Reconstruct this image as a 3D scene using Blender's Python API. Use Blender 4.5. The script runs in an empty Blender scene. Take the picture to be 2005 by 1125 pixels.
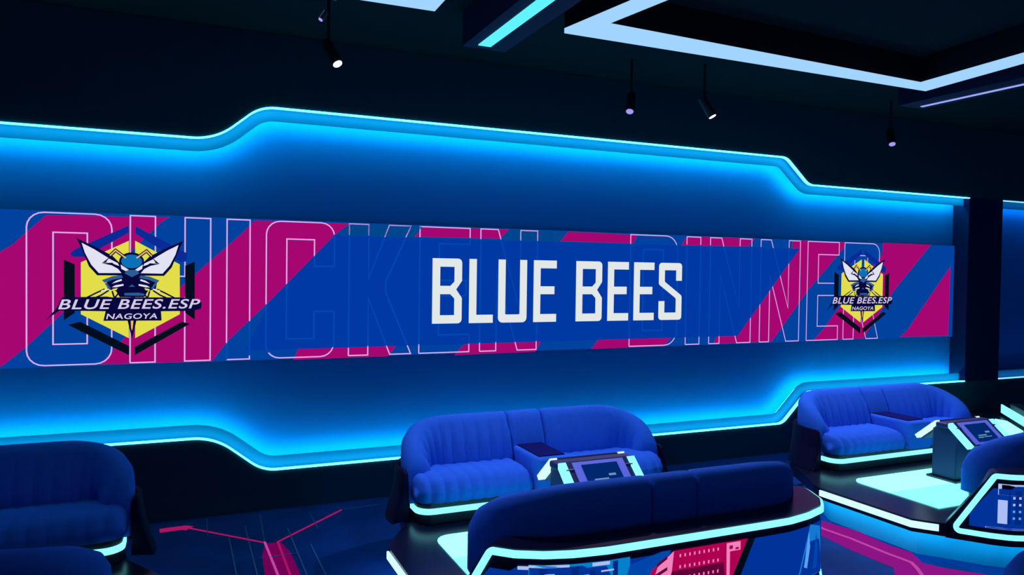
import bpy, bmesh, math
from mathutils import Vector, Matrix
from mathutils.geometry import tessellate_polygon

# ---------------------------------------------------------------- camera, world, exposure
S = 1.35                      # layout unit -> metres; scene and camera scaled together about the origin for seat height
sc = bpy.context.scene
col = sc.collection
ROWS = [[0.916072, -0.003733, -0.400997], [-0.400783, 0.025432, -0.91582], [0.013617, 0.99967, 0.021801]]
CAM = (0.0, -5.5839, 1.75)
cam_data = bpy.data.cameras.new('camera')
cam_data.sensor_width = 36.0
cam_data.lens = 1450.0 / 2005.0 * 36.0
cam_data.clip_start = 0.05
cam = bpy.data.objects.new('camera', cam_data)
cam.matrix_world = Matrix(((ROWS[0][0], ROWS[0][1], ROWS[0][2], CAM[0]*S),
                           (ROWS[1][0], ROWS[1][1], ROWS[1][2], CAM[1]*S),
                           (ROWS[2][0], ROWS[2][1], ROWS[2][2], CAM[2]*S),
                           (0, 0, 0, 1)))
col.objects.link(cam)
sc.camera = cam
world = bpy.data.worlds.new('room_ambience')
sc.world = world
world.use_nodes = True
bg = world.node_tree.nodes['Background']
bg.inputs['Color'].default_value = (0.0, 0.42, 1.0, 1)
bg.inputs['Strength'].default_value = 0.15
vs = sc.view_settings
vs.view_transform = 'Standard'
vs.look = 'None'
vs.exposure = 0.0
vs.gamma = 1.0
vs.use_curve_mapping = False

# light levels
COVE_K = 23.0        # hidden strip behind the alcove trim
SPOT_K = 230.0       # violet ceiling spots

FILL_K = 165.0      # blue fill lamps added above the booths, out of view

# ---------------------------------------------------------------- helpers
def lin(c):
    return tuple((v/255/12.92) if v <= 10.3 else ((v/255+0.055)/1.055)**2.4 for v in c)

MATS = {}
def emit(name, rgb, k=1.0):
    if name in MATS: return MATS[name]
    m = bpy.data.materials.new(name); m.use_nodes = True
    nt = m.node_tree; nt.nodes.clear()
    e = nt.nodes.new('ShaderNodeEmission'); o = nt.nodes.new('ShaderNodeOutputMaterial')
    e.inputs['Color'].default_value = (*lin(rgb), 1); e.inputs['Strength'].default_value = k
    nt.links.new(e.outputs[0], o.inputs[0])
    MATS[name] = m; return m
def emit_raw(name, rgb, k=1.0):
    m = emit(name, (0, 0, 0), k)
    m.node_tree.nodes['Emission'].inputs['Color'].default_value = (*rgb, 1)
    return m
def surf(name, rgb, rough=0.6, spec=0.3, metal=0.0, noise=0.0, nscale=20.0, bump=0.0, sheen=0.0, sheen_tint=(1, 1, 1)):
    if name in MATS: return MATS[name]
    m = bpy.data.materials.new(name); m.use_nodes = True
    nt = m.node_tree; b = nt.nodes['Principled BSDF']
    b.inputs['Base Color'].default_value = (*rgb, 1)
    b.inputs['Roughness'].default_value = rough
    b.inputs['Specular IOR Level'].default_value = spec
    b.inputs['Metallic'].default_value = metal
    if sheen:
        b.inputs['Sheen Weight'].default_value = sheen
        b.inputs['Sheen Roughness'].default_value = 0.4
        b.inputs['Sheen Tint'].default_value = (*sheen_tint, 1)
    if noise or bump:
        tc = nt.nodes.new('ShaderNodeTexCoord')
        n = nt.nodes.new('ShaderNodeTexNoise'); n.inputs['Scale'].default_value = nscale; n.inputs['Detail'].default_value = 5
        nt.links.new(tc.outputs['Object'], n.inputs['Vector'])
        if noise:
            r = nt.nodes.new('ShaderNodeMixRGB'); r.blend_type = 'MIX'
            r.inputs[1].default_value = (*[v*(1-noise) for v in rgb], 1)
            r.inputs[2].default_value = (*[min(1, v*(1+noise)) for v in rgb], 1)
            nt.links.new(n.outputs['Fac'], r.inputs[0]); nt.links.new(r.outputs[0], b.inputs['Base Color'])
        if bump:
            bp = nt.nodes.new('ShaderNodeBump'); bp.inputs['Strength'].default_value = bump; bp.inputs['Distance'].default_value = 0.01
            nt.links.new(n.outputs['Fac'], bp.inputs['Height']); nt.links.new(bp.outputs[0], b.inputs['Normal'])
    MATS[name] = m; return m

class MB:
    """collects vertices and faces in layout units"""
    def __init__(self): self.v = []; self.f = []; self.mi = []
    def add(self, vs_, fs_, mi=0):
        o = len(self.v); self.v += [tuple(p) for p in vs_]
        for f in fs_: self.f.append(tuple(i+o for i in f)); self.mi.append(mi)
    def box(self, x0, x1, y0, y1, z0, z1, mi=0):
        self.add([(x0,y0,z0),(x1,y0,z0),(x1,y1,z0),(x0,y1,z0),(x0,y0,z1),(x1,y0,z1),(x1,y1,z1),(x0,y1,z1)],
                 [(0,3,2,1),(4,5,6,7),(0,1,5,4),(1,2,6,5),(2,3,7,6),(3,0,4,7)], mi)
    def rbox(self, x0, x1, y0, y1, z0, z1, r, seg=3, mi=0):
        bm = bmesh.new(); bmesh.ops.create_cube(bm, size=1.0)
        for w in bm.verts:
            w.co = Vector(((x0+x1)/2+w.co.x*(x1-x0), (y0+y1)/2+w.co.y*(y1-y0), (z0+z1)/2+w.co.z*(z1-z0)))
        bmesh.ops.bevel(bm, geom=bm.edges[:], offset=r, segments=seg, profile=0.5, affect='EDGES')
        bm.verts.index_update()
        self.add([w.co[:] for w in bm.verts], [[w.index for w in f.verts] for f in bm.faces], mi); bm.free()
    def prism(self, poly, z0, z1, mi=0, ax='z'):
        """polygon (2D) extruded between z0 and z1; ax z: (x,y)->x,y ; ax y: (x,z) along y ; ax x: (y,z) along x"""
        def P(a, b, c):
            return {'z': (a, b, c), 'y': (a, c, b), 'x': (c, a, b)}[ax]
        n = len(poly)
        vv = [P(a, b, z0) for a, b in poly] + [P(a, b, z1) for a, b in poly]
        tr = tessellate_polygon([[Vector((a, b, 0)) for a, b in poly]])
        ff = [tuple(t) for t in tr] + [tuple(i+n for i in reversed(t)) for t in tr]
        ff += [(i, (i+1) % n, (i+1) % n+n, i+n) for i in range(n)]
        self.add(vv, ff, mi)
    def flat(self, loops, fn, mi=0):
        """filled 2D loops (first outer, rest holes) mapped to 3D with fn"""
        pts = [p for l in loops for p in l]
        tr = tessellate_polygon([[Vector((p[0], p[1], 0)) for p in l] for l in loops])
        self.add([fn(*p) for p in pts], [tuple(t) for t in tr], mi)
    def grid(self, rows, closed=False, mi=0, caps=False):
        """rows of equal length joined by quads; closed joins each row end to start"""
        n = len(rows[0]); o = [p for r in rows for p in r]; ff = []
        for i in range(len(rows)-1):
            for j in range(n if closed else n-1):
                k = (j+1) % n
                ff.append((i*n+j, i*n+k, (i+1)*n+k, (i+1)*n+j))
        if caps:
            ff.append(tuple(range(n-1, -1, -1))); m = (len(rows)-1)*n; ff.append(tuple(range(m, m+n)))
        self.add(o, ff, mi)
    def cyl(self, a, b, r0, r1, n=20, mi=0):
        a = Vector(a); b = Vector(b); d = (b-a).normalized(); u = d.orthogonal().normalized(); w = d.cross(u)
        ring = lambda c, r: [tuple(c+u*r*math.cos(t)+w*r*math.sin(t)) for t in [2*math.pi*k/n for k in range(n)]]
        self.grid([ring(a, r0), ring(b, r1)], closed=True, caps=True, mi=mi)
    def build(self, name, mats, parent=None, smooth=False, loc=None, normals=True):
        me = bpy.data.meshes.new(name)
        me.from_pydata([(x*S, y*S, z*S) for x, y, z in self.v], [], self.f)
        if not isinstance(mats, (list, tuple)): mats = [mats]
        for m in mats: me.materials.append(m)
        for p, k in zip(me.polygons, self.mi): p.material_index = k
        if normals:
            bm = bmesh.new(); bm.from_mesh(me); bmesh.ops.recalc_face_normals(bm, faces=bm.faces[:]); bm.to_mesh(me); bm.free()
        if smooth:
            for p in me.polygons: p.use_smooth = True
        me.update()
        ob = bpy.data.objects.new(name, me); col.objects.link(ob)
        if parent: ob.parent = parent
        if loc: ob.location = (loc[0]*S, loc[1]*S, loc[2]*S)
        return ob

def empty(name, loc=(0, 0, 0), rz=0.0):
    o = bpy.data.objects.new(name, None); col.objects.link(o)
    o.location = (loc[0]*S, loc[1]*S, loc[2]*S); o.rotation_euler = (0, 0, rz); o.empty_display_size = 0.1
    return o
def tag(o, label, cat, group=None):
    o['label'] = label; o['category'] = cat
    if group: o['group'] = group
    return o
def struct(o):
    o['kind'] = 'structure'; return o
def copy_tree(o, loc, rz=None, skip=()):
    def rec(src, par):
        c = src.copy(); col.objects.link(c)
        if par: c.parent = par
        for ch in list(src.children):
            if ch.name.split('.')[0] not in skip: rec(ch, c)
        return c
    c = rec(o, None); c.location = (loc[0]*S, loc[1]*S, loc[2]*S)
    if rz is not None: c.rotation_euler = (0, 0, rz)
    return c

def fillet(poly, rads, seg=6, closed=True):
    """round the corners of a polyline; rads: one radius or one per vertex"""
    n = len(poly); out = []
    if not isinstance(rads, (list, tuple)): rads = [rads]*n
    for i, p in enumerate(poly):
        if (not closed and i in (0, n-1)) or rads[i] <= 0: out.append(tuple(p)); continue
        p = Vector(p); a = Vector(poly[i-1]) - p; b = Vector(poly[(i+1) % n]) - p
        la, lb = a.length, b.length; a.normalize(); b.normalize()
        ang = a.angle(b)
        if ang > math.pi-1e-3: out.append(tuple(p)); continue
        t = min(rads[i]/math.tan(ang/2), la*0.49, lb*0.49); r = t*math.tan(ang/2)
        c = p + (a+b).normalized()*(r/math.sin(ang/2))
        s0 = p+a*t-c; s1 = p+b*t-c
        tot = s0.angle_signed(s1)
        for k in range(seg+1):
            th = -tot*k/seg
            cs, sn = math.cos(th), math.sin(th)
            out.append((c.x+s0.x*cs-s0.y*sn, c.y+s0.x*sn+s0.y*cs))
    return out
def offset(pl, d, closed=False):
    """shift a 2D polyline to its left by d, mitred"""
    n = len(pl); out = []
    for i in range(n):
        p = Vector(pl[i])
        q0 = Vector(pl[i-1]) if (i > 0 or closed) else None
        q1 = Vector(pl[(i+1) % n]) if (i < n-1 or closed) else None
        ns = []
        if q0 is not None and (p-q0).length > 1e-7: e = (p-q0).normalized(); ns.append(Vector((-e.y, e.x)))
        if q1 is not None and (q1-p).length > 1e-7: e = (q1-p).normalized(); ns.append(Vector((-e.y, e.x)))
        m = sum(ns, Vector((0, 0)))
        m.normalize(); k = d/max(0.35, m.dot(ns[0]))
        out.append(tuple(p+m*k))
    return out

# ---------------------------------------------------------------- materials
M_black = surf('black_wall_paint', (0.012, 0.070, 0.11), 0.75, 0.1, noise=0.15, nscale=6)
M_ceil = surf('black_ceiling_paint', (0.01, 0.024, 0.036), 0.9, 0.05, noise=0.15, nscale=4)
M_alcove = surf('blue_alcove_paint', (0.01, 0.19, 0.74), 0.6, 0.1, noise=0.05, nscale=3)
M_trim = surf('blue_trim_paint', (0.01, 0.42, 0.8), 0.5, 0.2)
M_floor = surf('printed_floor_base', (0.004, 0.042, 0.22), 0.65, 0.03, noise=0.55, nscale=2.2)
M_velvet = surf('blue_velvet', (0.022, 0.155, 0.68), 0.9, 0.02, noise=0.12, nscale=30, bump=0.15, sheen=0.04, sheen_tint=(0.15, 0.35, 1.0))
M_gloss = surf('glossy_black_deck', (0.004, 0.009, 0.03), 0.24, 0.25)
M_plinth = surf('black_plinth', (0.012, 0.018, 0.03), 0.45, 0.3)
M_shell = surf('black_shell', (0.004, 0.006, 0.035), 0.7, 0.08)
M_skirt = surf('blue_grey_skirt', (0.03, 0.36, 0.62), 0.55, 0.2, noise=0.08, nscale=8)
M_tray = surf('dark_tray', (0.002, 0.006, 0.10), 0.8, 0.05)
M_plastic = surf('blue_grey_console_plastic', (0.30, 0.38, 0.95), 0.5, 0.3)
M_ped = surf('dark_console_pedestal', (0.008, 0.03, 0.10), 0.5, 0.3)
M_metal = surf('black_metal', (0.006, 0.007, 0.016), 0.35, 0.5)
E_strip = emit_raw('cyan_led_strip', (0.33, 1.25, 1.4), 1.0)
E_cove = emit_raw('alcove_led', (0.02, 0.98, 0.70), COVE_K)
E_lip = emit_raw('alcove_edge_led', (0.10, 1.2, 1.5), 3.6)
E_white = emit_raw('white_cyan_led_strip', (0.70, 1.1, 1.1), 1.0)
E_under = emit_raw('under_edge_led', (0.02, 0.75, 1.0), 26.0)
E_panel = emit_raw('floor_light_panel', (0.22, 1.2, 1.35), 2.2)
E_panel2 = emit_raw('floor_light_panel_front', (0.155, 1.0, 1.1), 2.1)
E_tray = emit_raw('ceiling_light', (0.36, 0.66, 1.0), 1.0)
E_beam = emit_raw('beam_light', (0.12, 0.9, 1.05), 1.0)
E_lens = emit_raw('spot_lens', (0.9, 0.85, 1.0), 6.0)
E_lens2 = emit_raw('spot_lens_dim', (0.35, 0.30, 1.0), 1.1)
E_pink = emit('magenta_floor_band', (112, 0, 84))  # printed floor band; emission stands in for the light on it
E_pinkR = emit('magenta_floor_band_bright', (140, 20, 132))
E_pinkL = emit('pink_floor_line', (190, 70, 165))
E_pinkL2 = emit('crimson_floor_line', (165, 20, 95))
M_fline = surf('pale_floor_line', (0.03, 0.13, 0.36), 0.4, 0.2)

# ---------------------------------------------------------------- room shell
fl = MB(); fl.box(-6, 11, -8, 1.2, -0.06, 0.0)
floor = struct(fl.build('floor', M_floor))
ce = MB(); ce.box(-6, 11, -8, 1.2, 3.42, 3.5)
ceiling = struct(ce.build('ceiling', M_ceil))

XE = 8.04            # right end of the long alcove
def top_line(x0=-6.0, x1=XE):
    return fillet([(x0, 2.648), (0.17, 2.648), (0.47, 2.905), (5.36, 2.905), (5.655, 2.655), (x1, 2.648)], [0, .40, .28, .16, .16, 0], 8, closed=False)
def bot_line(x0=-6.0, x1=XE):
    return fillet([(x0, 0.548), (0.17, 0.548), (0.50, 0.282), (5.38, 0.282), (5.70, 0.580), (x1, 0.575)], [0, .40, .28, .16, .16, 0], 8, closed=False)
TL, BL = top_line(), bot_line()
X2 = 8.62
w = MB()
w.prism([(-6, 3.5)] + TL + [(X2, 2.648), (11, 2.648), (11, 3.5)], 0.0, 0.05, ax='y')
w.prism([(-6, -0.02)] + BL + [(X2, 0.575), (11, 0.575), (11, -0.02)], 0.0, 0.05, ax='y')
wall = struct(w.build('wall_back', M_black))
w = MB(); w.box(XE, X2, 0.0008, 0.2, 0.575, 2.648); struct(w.build('pillar', surf('navy_pillar_paint', (0.01, 0.015, 0.09), 0.7, 0.1)))
b = MB(); b.box(-6, 11, 0.19, 0.25, 0.1, 3.2)
struct(b.build('wall_alcove', M_alcove))
def trim(pl, d, name):
    m = MB(); a = offset(pl, d)
    # board behind the lip, between the outline and its inner offset, with a return to the lip
    lip = offset(pl, 0.0)
    def P(l, y): return [(x, y, z) for x, z in l]
    m.grid([P(lip, 0.05), P(lip, 0.066), P(a, 0.066), P(a, 0.08), P(lip, 0.08)])
    return struct(m.build(name, M_trim))
trim(TL, -0.088, 'trim_1'); trim(BL, 0.088, 'trim_2')
def ribbon_mesh(pl, d0, d1, y0, y1):
    m = MB(); a = offset(pl, d0); c = offset(pl, d1)
    P = lambda l, y: [(x, y, z) for x, z in l]
    m.grid([P(a, y0), P(c, y0), P(c, y1), P(a, y1), P(a, y0)]); return m
G_ = 'cyan light strips edging the wall alcove'
o = ribbon_mesh(TL, -0.001, -0.010, -0.006, 0.03).build('light_strip', E_lip)
tag(o, 'thin cyan light strip along the top edge of the long wall alcove', 'light strip', G_)
o = ribbon_mesh(BL, 0.001, 0.010, -0.006, 0.03).build('light_strip', E_lip)
tag(o, 'thin cyan light strip along the bottom edge of the long wall alcove', 'light strip', G_)
# hidden strips on the back of the trim boards wash the alcove
H1 = ribbon_mesh(TL[0:], -0.045, -0.065, 0.095, 0.11).build('light_strip', E_cove)
tag(H1, 'concealed wash light tucked behind the upper alcove trim', 'light strip', 'concealed wash lights')
H2 = ribbon_mesh(BL[0:], 0.045, 0.065, 0.095, 0.11).build('light_strip', E_cove)
tag(H2, 'concealed wash light tucked behind the lower alcove trim', 'light strip', 'concealed wash lights')
# second alcove to the right of the pillar
T2 = [(X2, 2.648), (11, 2.648)]; B2 = [(X2, 0.575), (11, 0.575)]
trim(T2, -0.088, 'trim_3'); trim(B2, 0.088, 'trim_4')
E_lip2 = emit_raw('far_alcove_edge_led', (0.2, 0.6, 1.1), 1.6)
E_cove2 = emit_raw('far_alcove_led', (0.02, 0.75, 1.0), COVE_K*0.4)
o = ribbon_mesh(T2, -0.001, -0.010, -0.006, 0.03).build('light_strip', E_lip2)
tag(o, 'short pale strip on the top edge of the far alcove right of the pillar', 'light strip', G_)
o = ribbon_mesh(B2, 0.001, 0.010, -0.006, 0.03).build('light_strip', E_lip2)
tag(o, 'short pale strip on the bottom edge of the far alcove right of the pillar', 'light strip', G_)
o = ribbon_mesh(T2, -0.045, -0.065, 0.095, 0.11).build('light_strip', E_cove2)
tag(o, 'concealed wash light behind the top trim of the far alcove', 'light strip', 'concealed wash lights')
pv = MB(); pv.box(X2, 11, 0.1, 0.188, 0.4, 1.75)     # dark lower panel of the far alcove
# ---------------------------------------------------------------- LED wall screen
screen = empty('video_screen', (0, 0.19, 1.07))
tag(screen, 'long LED wall screen showing BLUE BEES and two bee emblems', 'screen')
SY, SZ = 0.19, 1.07
def at(k):
    y = 0.155 - 0.0016*k
    return lambda x, z: (x, y-SY, z-SZ)
sb = MB(); sb.box(-5.0, 8.03, 0.156-SY, -0.002, 0.0, 1.04)
sb.build('cabinet', M_metal, screen)
E_blue = emit('screen_blue', (0, 66, 158)); E_pk = emit('screen_magenta', (166, 6, 112))
E_ban = emit('screen_banner_blue', (0, 57, 163)); E_ln = emit('screen_outline', (215, 175, 240)); E_fnt = emit('screen_faint_outline', (0, 74, 178))
E_ttl = emit('screen_title_white', (226, 232, 232))
E_tl = emit('screen_teal', (0, 70, 140))
m = MB(); m.flat([[(-5.0, 1.07), (8.03, 1.07), (8.03, 2.11), (-5.0, 2.11)]], at(0)); m.build('background', E_blue, screen)
ZT, ZB = 2.108, 1.072
def stripe(xt0, xt1, xb0, xb1):
    m = MB(); m.flat([[(xb0, ZB), (xb1, ZB), (xt1, ZT), (xt0, ZT)]], at(1)); return m.build('stripe', E_pk, screen)
def poly_stripe(p):  # outlines here, in the lettering and the emblem: unprojected from image pixels
    m = MB(); m.flat([p], at(1)); return m.build('stripe', E_pk, screen)
poly_stripe([(-1.4424, 1.6067), (-1.1175, 1.8303), (-1.0476, 1.8818), (-0.8622, 2.0794), (-0.1161, 2.097), (-0.1647, 2.0664), (-0.6257, 1.5585), (-0.7746, 1.4217), (-0.9774, 1.2051), (-1.1101, 1.0856), (-1.4438, 1.0921)])
poly_stripe([(0.4481, 2.0981), (1.1378, 2.0982), (1.0258, 2.0082), (0.5519, 1.502), (0.2636, 1.2139), (0.1611, 1.0728), (-0.5463, 1.0775), (-0.5034, 1.1284), (-0.3417, 1.3286), (0.0138, 1.6676), (0.3466, 1.9864)])
poly_stripe([(1.738, 2.1006), (2.4797, 2.1021), (2.3968, 2.0222), (1.6543, 2.0161)])
poly_stripe([(3.0436, 2.104), (3.7538, 2.0956), (3.7115, 2.02), (2.9649, 2.0171)])
poly_stripe([(4.3037, 2.1036), (5.119, 2.1041), (5.038, 2.0266), (4.2415, 2.0154)])
poly_stripe([(5.6066, 2.1033), (6.3378, 2.1033), (6.3034, 2.038), (6.0658, 1.8149), (5.8334, 1.6074), (5.3612, 1.084), (4.6324, 1.0779), (4.6792, 1.1606), (4.9276, 1.1551), (5.2071, 1.4586), (5.5398, 1.8439), (5.7042, 2.0231), (5.5955, 2.0204)])
poly_stripe([(6.8858, 2.1132), (7.6393, 2.1113), (7.551, 2.0348), (7.0675, 1.5941), (6.623, 1.0847), (5.9049, 1.0754), (6.07, 1.2149), (6.1946, 1.3518), (6.3853, 1.5334), (6.8674, 1.9748)])
poly_stripe([(7.9694, 1.8757), (7.9575, 1.0821), (7.1724, 1.0885), (7.2822, 1.1482), (7.4774, 1.3612)])
poly_stripe([(0.7633, 1.1472), (1.5216, 1.1534), (1.4524, 1.0663), (0.7267, 1.0637)])
poly_stripe([(2.0634, 1.1217), (2.1211, 1.1581), (2.7914, 1.1495), (2.7392, 1.0628), (2.0021, 1.0563)])
poly_stripe([(3.2873, 1.0685), (3.3589, 1.1487), (4.145, 1.1533), (4.0608, 1.0742)])
BAN = [(1.1307, 2.0115), (5.7042, 2.0231), (5.5398, 1.8439), (4.9276, 1.1551), (0.7633, 1.1472), (0.1611, 1.0728), (0.2636, 1.2139), (0.5519, 1.502), (1.0258, 2.0082)]
m = MB(); m.flat([[(1.1379, 2.0904), (1.084, 2.0022), (5.7043, 2.0179), (5.5398, 1.8439), (4.9277, 1.1501), (0.7633, 1.1434), (0.3863, 1.1433), (0.5519, 1.502), (1.0258, 2.0082)]], at(2)); m.build('banner', E_ban, screen)
m = MB(); m.flat([[(1.1378, 2.0982), (1.7167, 2.0998), (1.6543, 2.012), (1.0451, 2.0127)]], at(2)); m.build('stripe', E_tl, screen); m = MB(); m.flat([[(2.4938, 2.1025), (3.0285, 2.1035), (2.955, 2.0124), (2.4109, 2.014)]], at(2))
m.build('stripe', E_tl, screen)

# lettering behind the banner: thin outlined capitals
zt, zb = 2.098, 1.082
def C_(x0, x1, x2, x3, R=0.10):
    zA, zB, it, ib = 1.768, 1.427, 1.968, 1.222
    return [fillet([(x3, zA), (x3, zt), (x0, zt), (x0, zb), (x3, zb), (x3, zB), (x2, zB), (x2, ib), (x1, ib), (x1, it), (x2, it), (x2, zA)],
                   [0, R, R, R, R, 0, 0, 0, 0, 0, 0, 0], 5)]
def H_(a, b, c, d):
    return [[(a, zb), (a, zt), (b, zt), (b, 1.683), (c, 1.683), (c, zt), (d, zt), (d, zb), (c, zb), (c, 1.53), (b, 1.53), (b, zb)]]
def I_(a, b): return [[(a, zb), (a, zt), (b, zt), (b, zb)]]
def K_(a, b, ut0, ut1, kx, lb0, lb1):
    return [[(a, zb), (a, zt), (b, zt), (b, 1.678), (ut0, zt), (ut1, zt), (kx, 1.656), (kx, 1.571), (lb1, zb), (lb0, zb), (b, 1.527), (b, zb)]]
def E_(a, b, d):
    return [[(a, zb), (a, zt), (d, zt), (d, 1.967), (b, 1.967), (b, 1.671), (d-(d-b)*0.12, 1.671), (d-(d-b)*0.12, 1.544), (b, 1.544), (b, 1.226), (d, 1.226), (d, zb)]]
def N_(a, b, c, d, e):
    return [[(a, zb), (a, zt), (b, zt), (c, 1.42), (c, zt), (d, zt), (d, zb), (c-e, zb), (b-e*.5, 1.74), (b-e*.5, zb)]]
def D_(a, b, c, d):
    return [fillet([(a, zb), (a, zt), (d, zt), (d, zb)], [0, 0, .13, .13], 6), [(b, 1.222), (b, 1.968), (c, 1.968), (c, 1.222)]]
def R_(a, b, c, d):
    return [fillet([(a, zb), (a, zt), (d, zt), (d, 1.62), (c+.03, 1.55), (d, zb), (c, zb), (b+.04, 1.50), (b, 1.50), (b, zb)], [0, 0, .1, .05, 0, 0, 0, 0, 0, 0], 5),
            [(b, 1.66), (b, 1.968), (c, 1.968), (c, 1.66)]]
LET = []
LET += C_(*[-0.9715, -0.8215, -0.6228, -0.4764]); LET += H_(*[-0.3643, -0.2085, -0.0191, 0.1486]); LET += I_(*[0.2583, 0.4156]); LET += C_(*[0.5297, 0.6751, 0.8763, 1.0254])
LET += K_(*[1.1383, 1.289, 1.4511, 1.6253, 1.4266, 1.4634, 1.6337]); LET += E_(*[1.7012, 1.8641, 2.1288]); LET += N_(*[2.2236, 2.3797, 2.5865, 2.7452], 0.02)
LET += D_(*[3.6818, 3.8191, 4.0379, 4.1985]); LET += I_(*[4.3034, 4.4631]); LET += N_(*[4.5772, 4.7112, 4.935, 5.0809], 0.02)
LET += N_(*[5.1967, 5.3272, 5.56, 5.7094], 0.02); LET += E_(*[5.8126, 5.9591, 6.2444]); LET += R_(*[6.3243, 6.4714, 6.6584, 6.8337])
def inside(p, poly):
    r = False; n = len(poly)
    for i in range(n):
        (x0, y0), (x1, y1) = poly[i], poly[(i+1) % n]
        if (y0 > p[1]) != (y1 > p[1]) and p[0] < (x1-x0)*(p[1]-y0)/(y1-y0)+x0: r = not r
    return r
def split_runs(loop, poly):
    pts = []
    n = len(loop)
    for i in range(n):
        a, c = Vector(loop[i]), Vector(loop[(i+1) % n]); k = max(1, int((c-a).length/0.012))
        pts += [tuple(a+(c-a)*j/k) for j in range(k)]
    pts.append(pts[0])
    ins = [inside(((pts[i][0]+pts[i+1][0])/2, (pts[i][1]+pts[i+1][1])/2), poly) for i in range(len(pts)-1)]
    runs = []; cur = [pts[0]]
    for i, f in enumerate(ins):
        cur.append(pts[i+1])
        if i == len(ins)-1 or ins[i+1] != f: runs.append((f, cur)); cur = [pts[i+1]]
    return runs
def simplify(r):
    out = [r[0]]
    for i in range(1, len(r)-1):
        a, p, c = Vector(out[-1]), Vector(r[i]), Vector(r[i+1])
        if (p-a).length > 1e-6 and abs((p-a).normalized().cross((c-p).normalized()) if (c-p).length > 1e-6 else 1) > 1e-3: out.append(r[i])
    out.append(r[-1]); return out
def stroke(mb, run, t, fn):
    run = simplify(run)
    if len(run) < 2: return
    a, c = offset(run, t/2), offset(run, -t/2)
    mb.grid([[fn(*p) for p in a], [fn(*p) for p in c]])
for loop in LET:
    for f, r in split_runs(loop, BAN):
        mm = MB(); stroke(mm, r, 0.0105 if f else 0.009, at(3) if f else at(2))
        if mm.f: mm.build('faint_letter_outline' if f else 'letter_outline', E_fnt if f else E_ln, screen)

# title
def fat(letter, x0, x1, z0, z1, tx=0.066, tz=0.068):
    zm = z0+(z1-z0)*0.515; h = tz/2
    if letter == 'B':
        return [fillet([(x0, z0), (x0, z1), (x1, z1), (x1, zm+.075), (x1-.05, zm+.005), (x1, zm-.065), (x1, z0)], [0, 0, .035, .02, 0, .02, .035], 4),
                fillet([(x0+tx, zm+h), (x0+tx, z1-tz), (x1-tx, z1-tz), (x1-tx, zm+h+.035), (x1-tx-.035, zm+h)], 0),
                fillet([(x0+tx, z0+tz), (x0+tx, zm-h), (x1-tx-.035, zm-h), (x1-tx, zm-h-.035), (x1-tx, z0+tz)], 0)]
    if letter == 'L': return [[(x0, z0), (x0, z1), (x0+tx, z1), (x0+tx, z0+tz), (x1, z0+tz), (x1, z0)]]
    if letter == 'U': return [fillet([(x0, z1), (x0+tx, z1), (x0+tx, z0+tz), (x1-tx, z0+tz), (x1-tx, z1), (x1, z1), (x1, z0), (x0, z0)], [0, 0, .01, .01, 0, 0, .04, .04], 4)]
    if letter == 'E': return [[(x0, z0), (x0, z1), (x1, z1), (x1, z1-tz), (x0+tx, z1-tz), (x0+tx, zm+h), (x1-.02, zm+h), (x1-.02, zm-h), (x0+tx, zm-h), (x0+tx, z0+tz), (x1, z0+tz), (x1, z0)]]
    if letter == 'S':
        return [fillet([(x0, z0), (x0, z0+.175), (x0+tx, z0+.175), (x0+tx, z0+tz), (x1-tx, z0+tz), (x1-tx, z0+.20), (x0, z1-.20), (x0, z1), (x1, z1), (x1, z1-.165),
                        (x1-tx, z1-.165), (x1-tx, z1-tz), (x0+tx, z1-tz), (x0+tx, z1-.175), (x1, z0+.225), (x1, z0)],
                       [.03, 0, 0, 0, 0, .02, .03, .03, .03, 0, 0, 0, 0, .02, .03, .03], 3)]
tx = [1.808, 2.0617, 2.1243, 2.3381, 2.3844, 2.6486, 2.7113, 2.932, 3.1233, 3.3873, 3.4454, 3.6654, 3.72, 3.9419, 3.9926, 4.2508]
for i, ch in enumerate('BLUEBEES'):
    m = MB(); m.flat(fat(ch, tx[2*i], tx[2*i+1], 1.318, 1.848), at(4)); m.build('title_letter', E_ttl, screen)

# team emblem -------------------------------------------------------------
Ed = emit('emblem_black', (2, 14, 30)); Enavy = emit('emblem_navy', (8, 8, 62)); Ey = emit('emblem_yellow', (226, 222, 74))
Ewh = emit('emblem_white', (226, 226, 244)); Ebl = emit('emblem_blue', (12, 112, 182)); Egb = emit('emblem_steel_blue', (44, 92, 148))
Eind = emit('emblem_indigo', (10, 42, 150)); Etx = emit('emblem_silver', (214, 204, 232)); Egold = emit('emblem_gold', (240, 190, 100))
EM = [Ed, Enavy, Ey, Ewh, Ebl, Egb, Eind, Etx, Egold]
MX = [(-0.3581, 2.1045)][0][0]
def mir(p): return [(2*MX-x, z) for x, z in p]
em = MB()
def ep(p, k, mi, both=False):
    em.flat([p], at(k), mi)
    if both: em.flat([mir(p)], at(k), mi)
ep([(-0.759, 1.7873), (-0.6958, 1.7565), (-0.6956, 1.4312), (-0.7588, 1.3816)], 5, 0)
ep([(-0.0175, 1.7578), (0.0445, 1.7879), (0.0461, 1.3752), (-0.0163, 1.4244)], 5, 0)
ep([(-0.7352, 1.3511), (-0.6636, 1.3711), (-0.3687, 1.197), (-0.3711, 1.1357)], 5, 0)
ep([(-0.3351, 1.1913), (-0.0382, 1.3618), (0.015, 1.3465), (-0.3349, 1.1346)], 5, 0)
ep([(-0.7236, 1.829), (-0.6919, 1.8599), (-0.3746, 2.0289), (-0.3728, 1.9802), (-0.636, 1.808), (-0.7077, 1.8084)], 5, 6)
ep([(-0.3327, 2.0257), (-0.0046, 1.8449), (-0.0132, 1.7868), (-0.0529, 1.7861), (-0.1098, 1.8282), (-0.3326, 1.974)], 5, 6)
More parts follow.
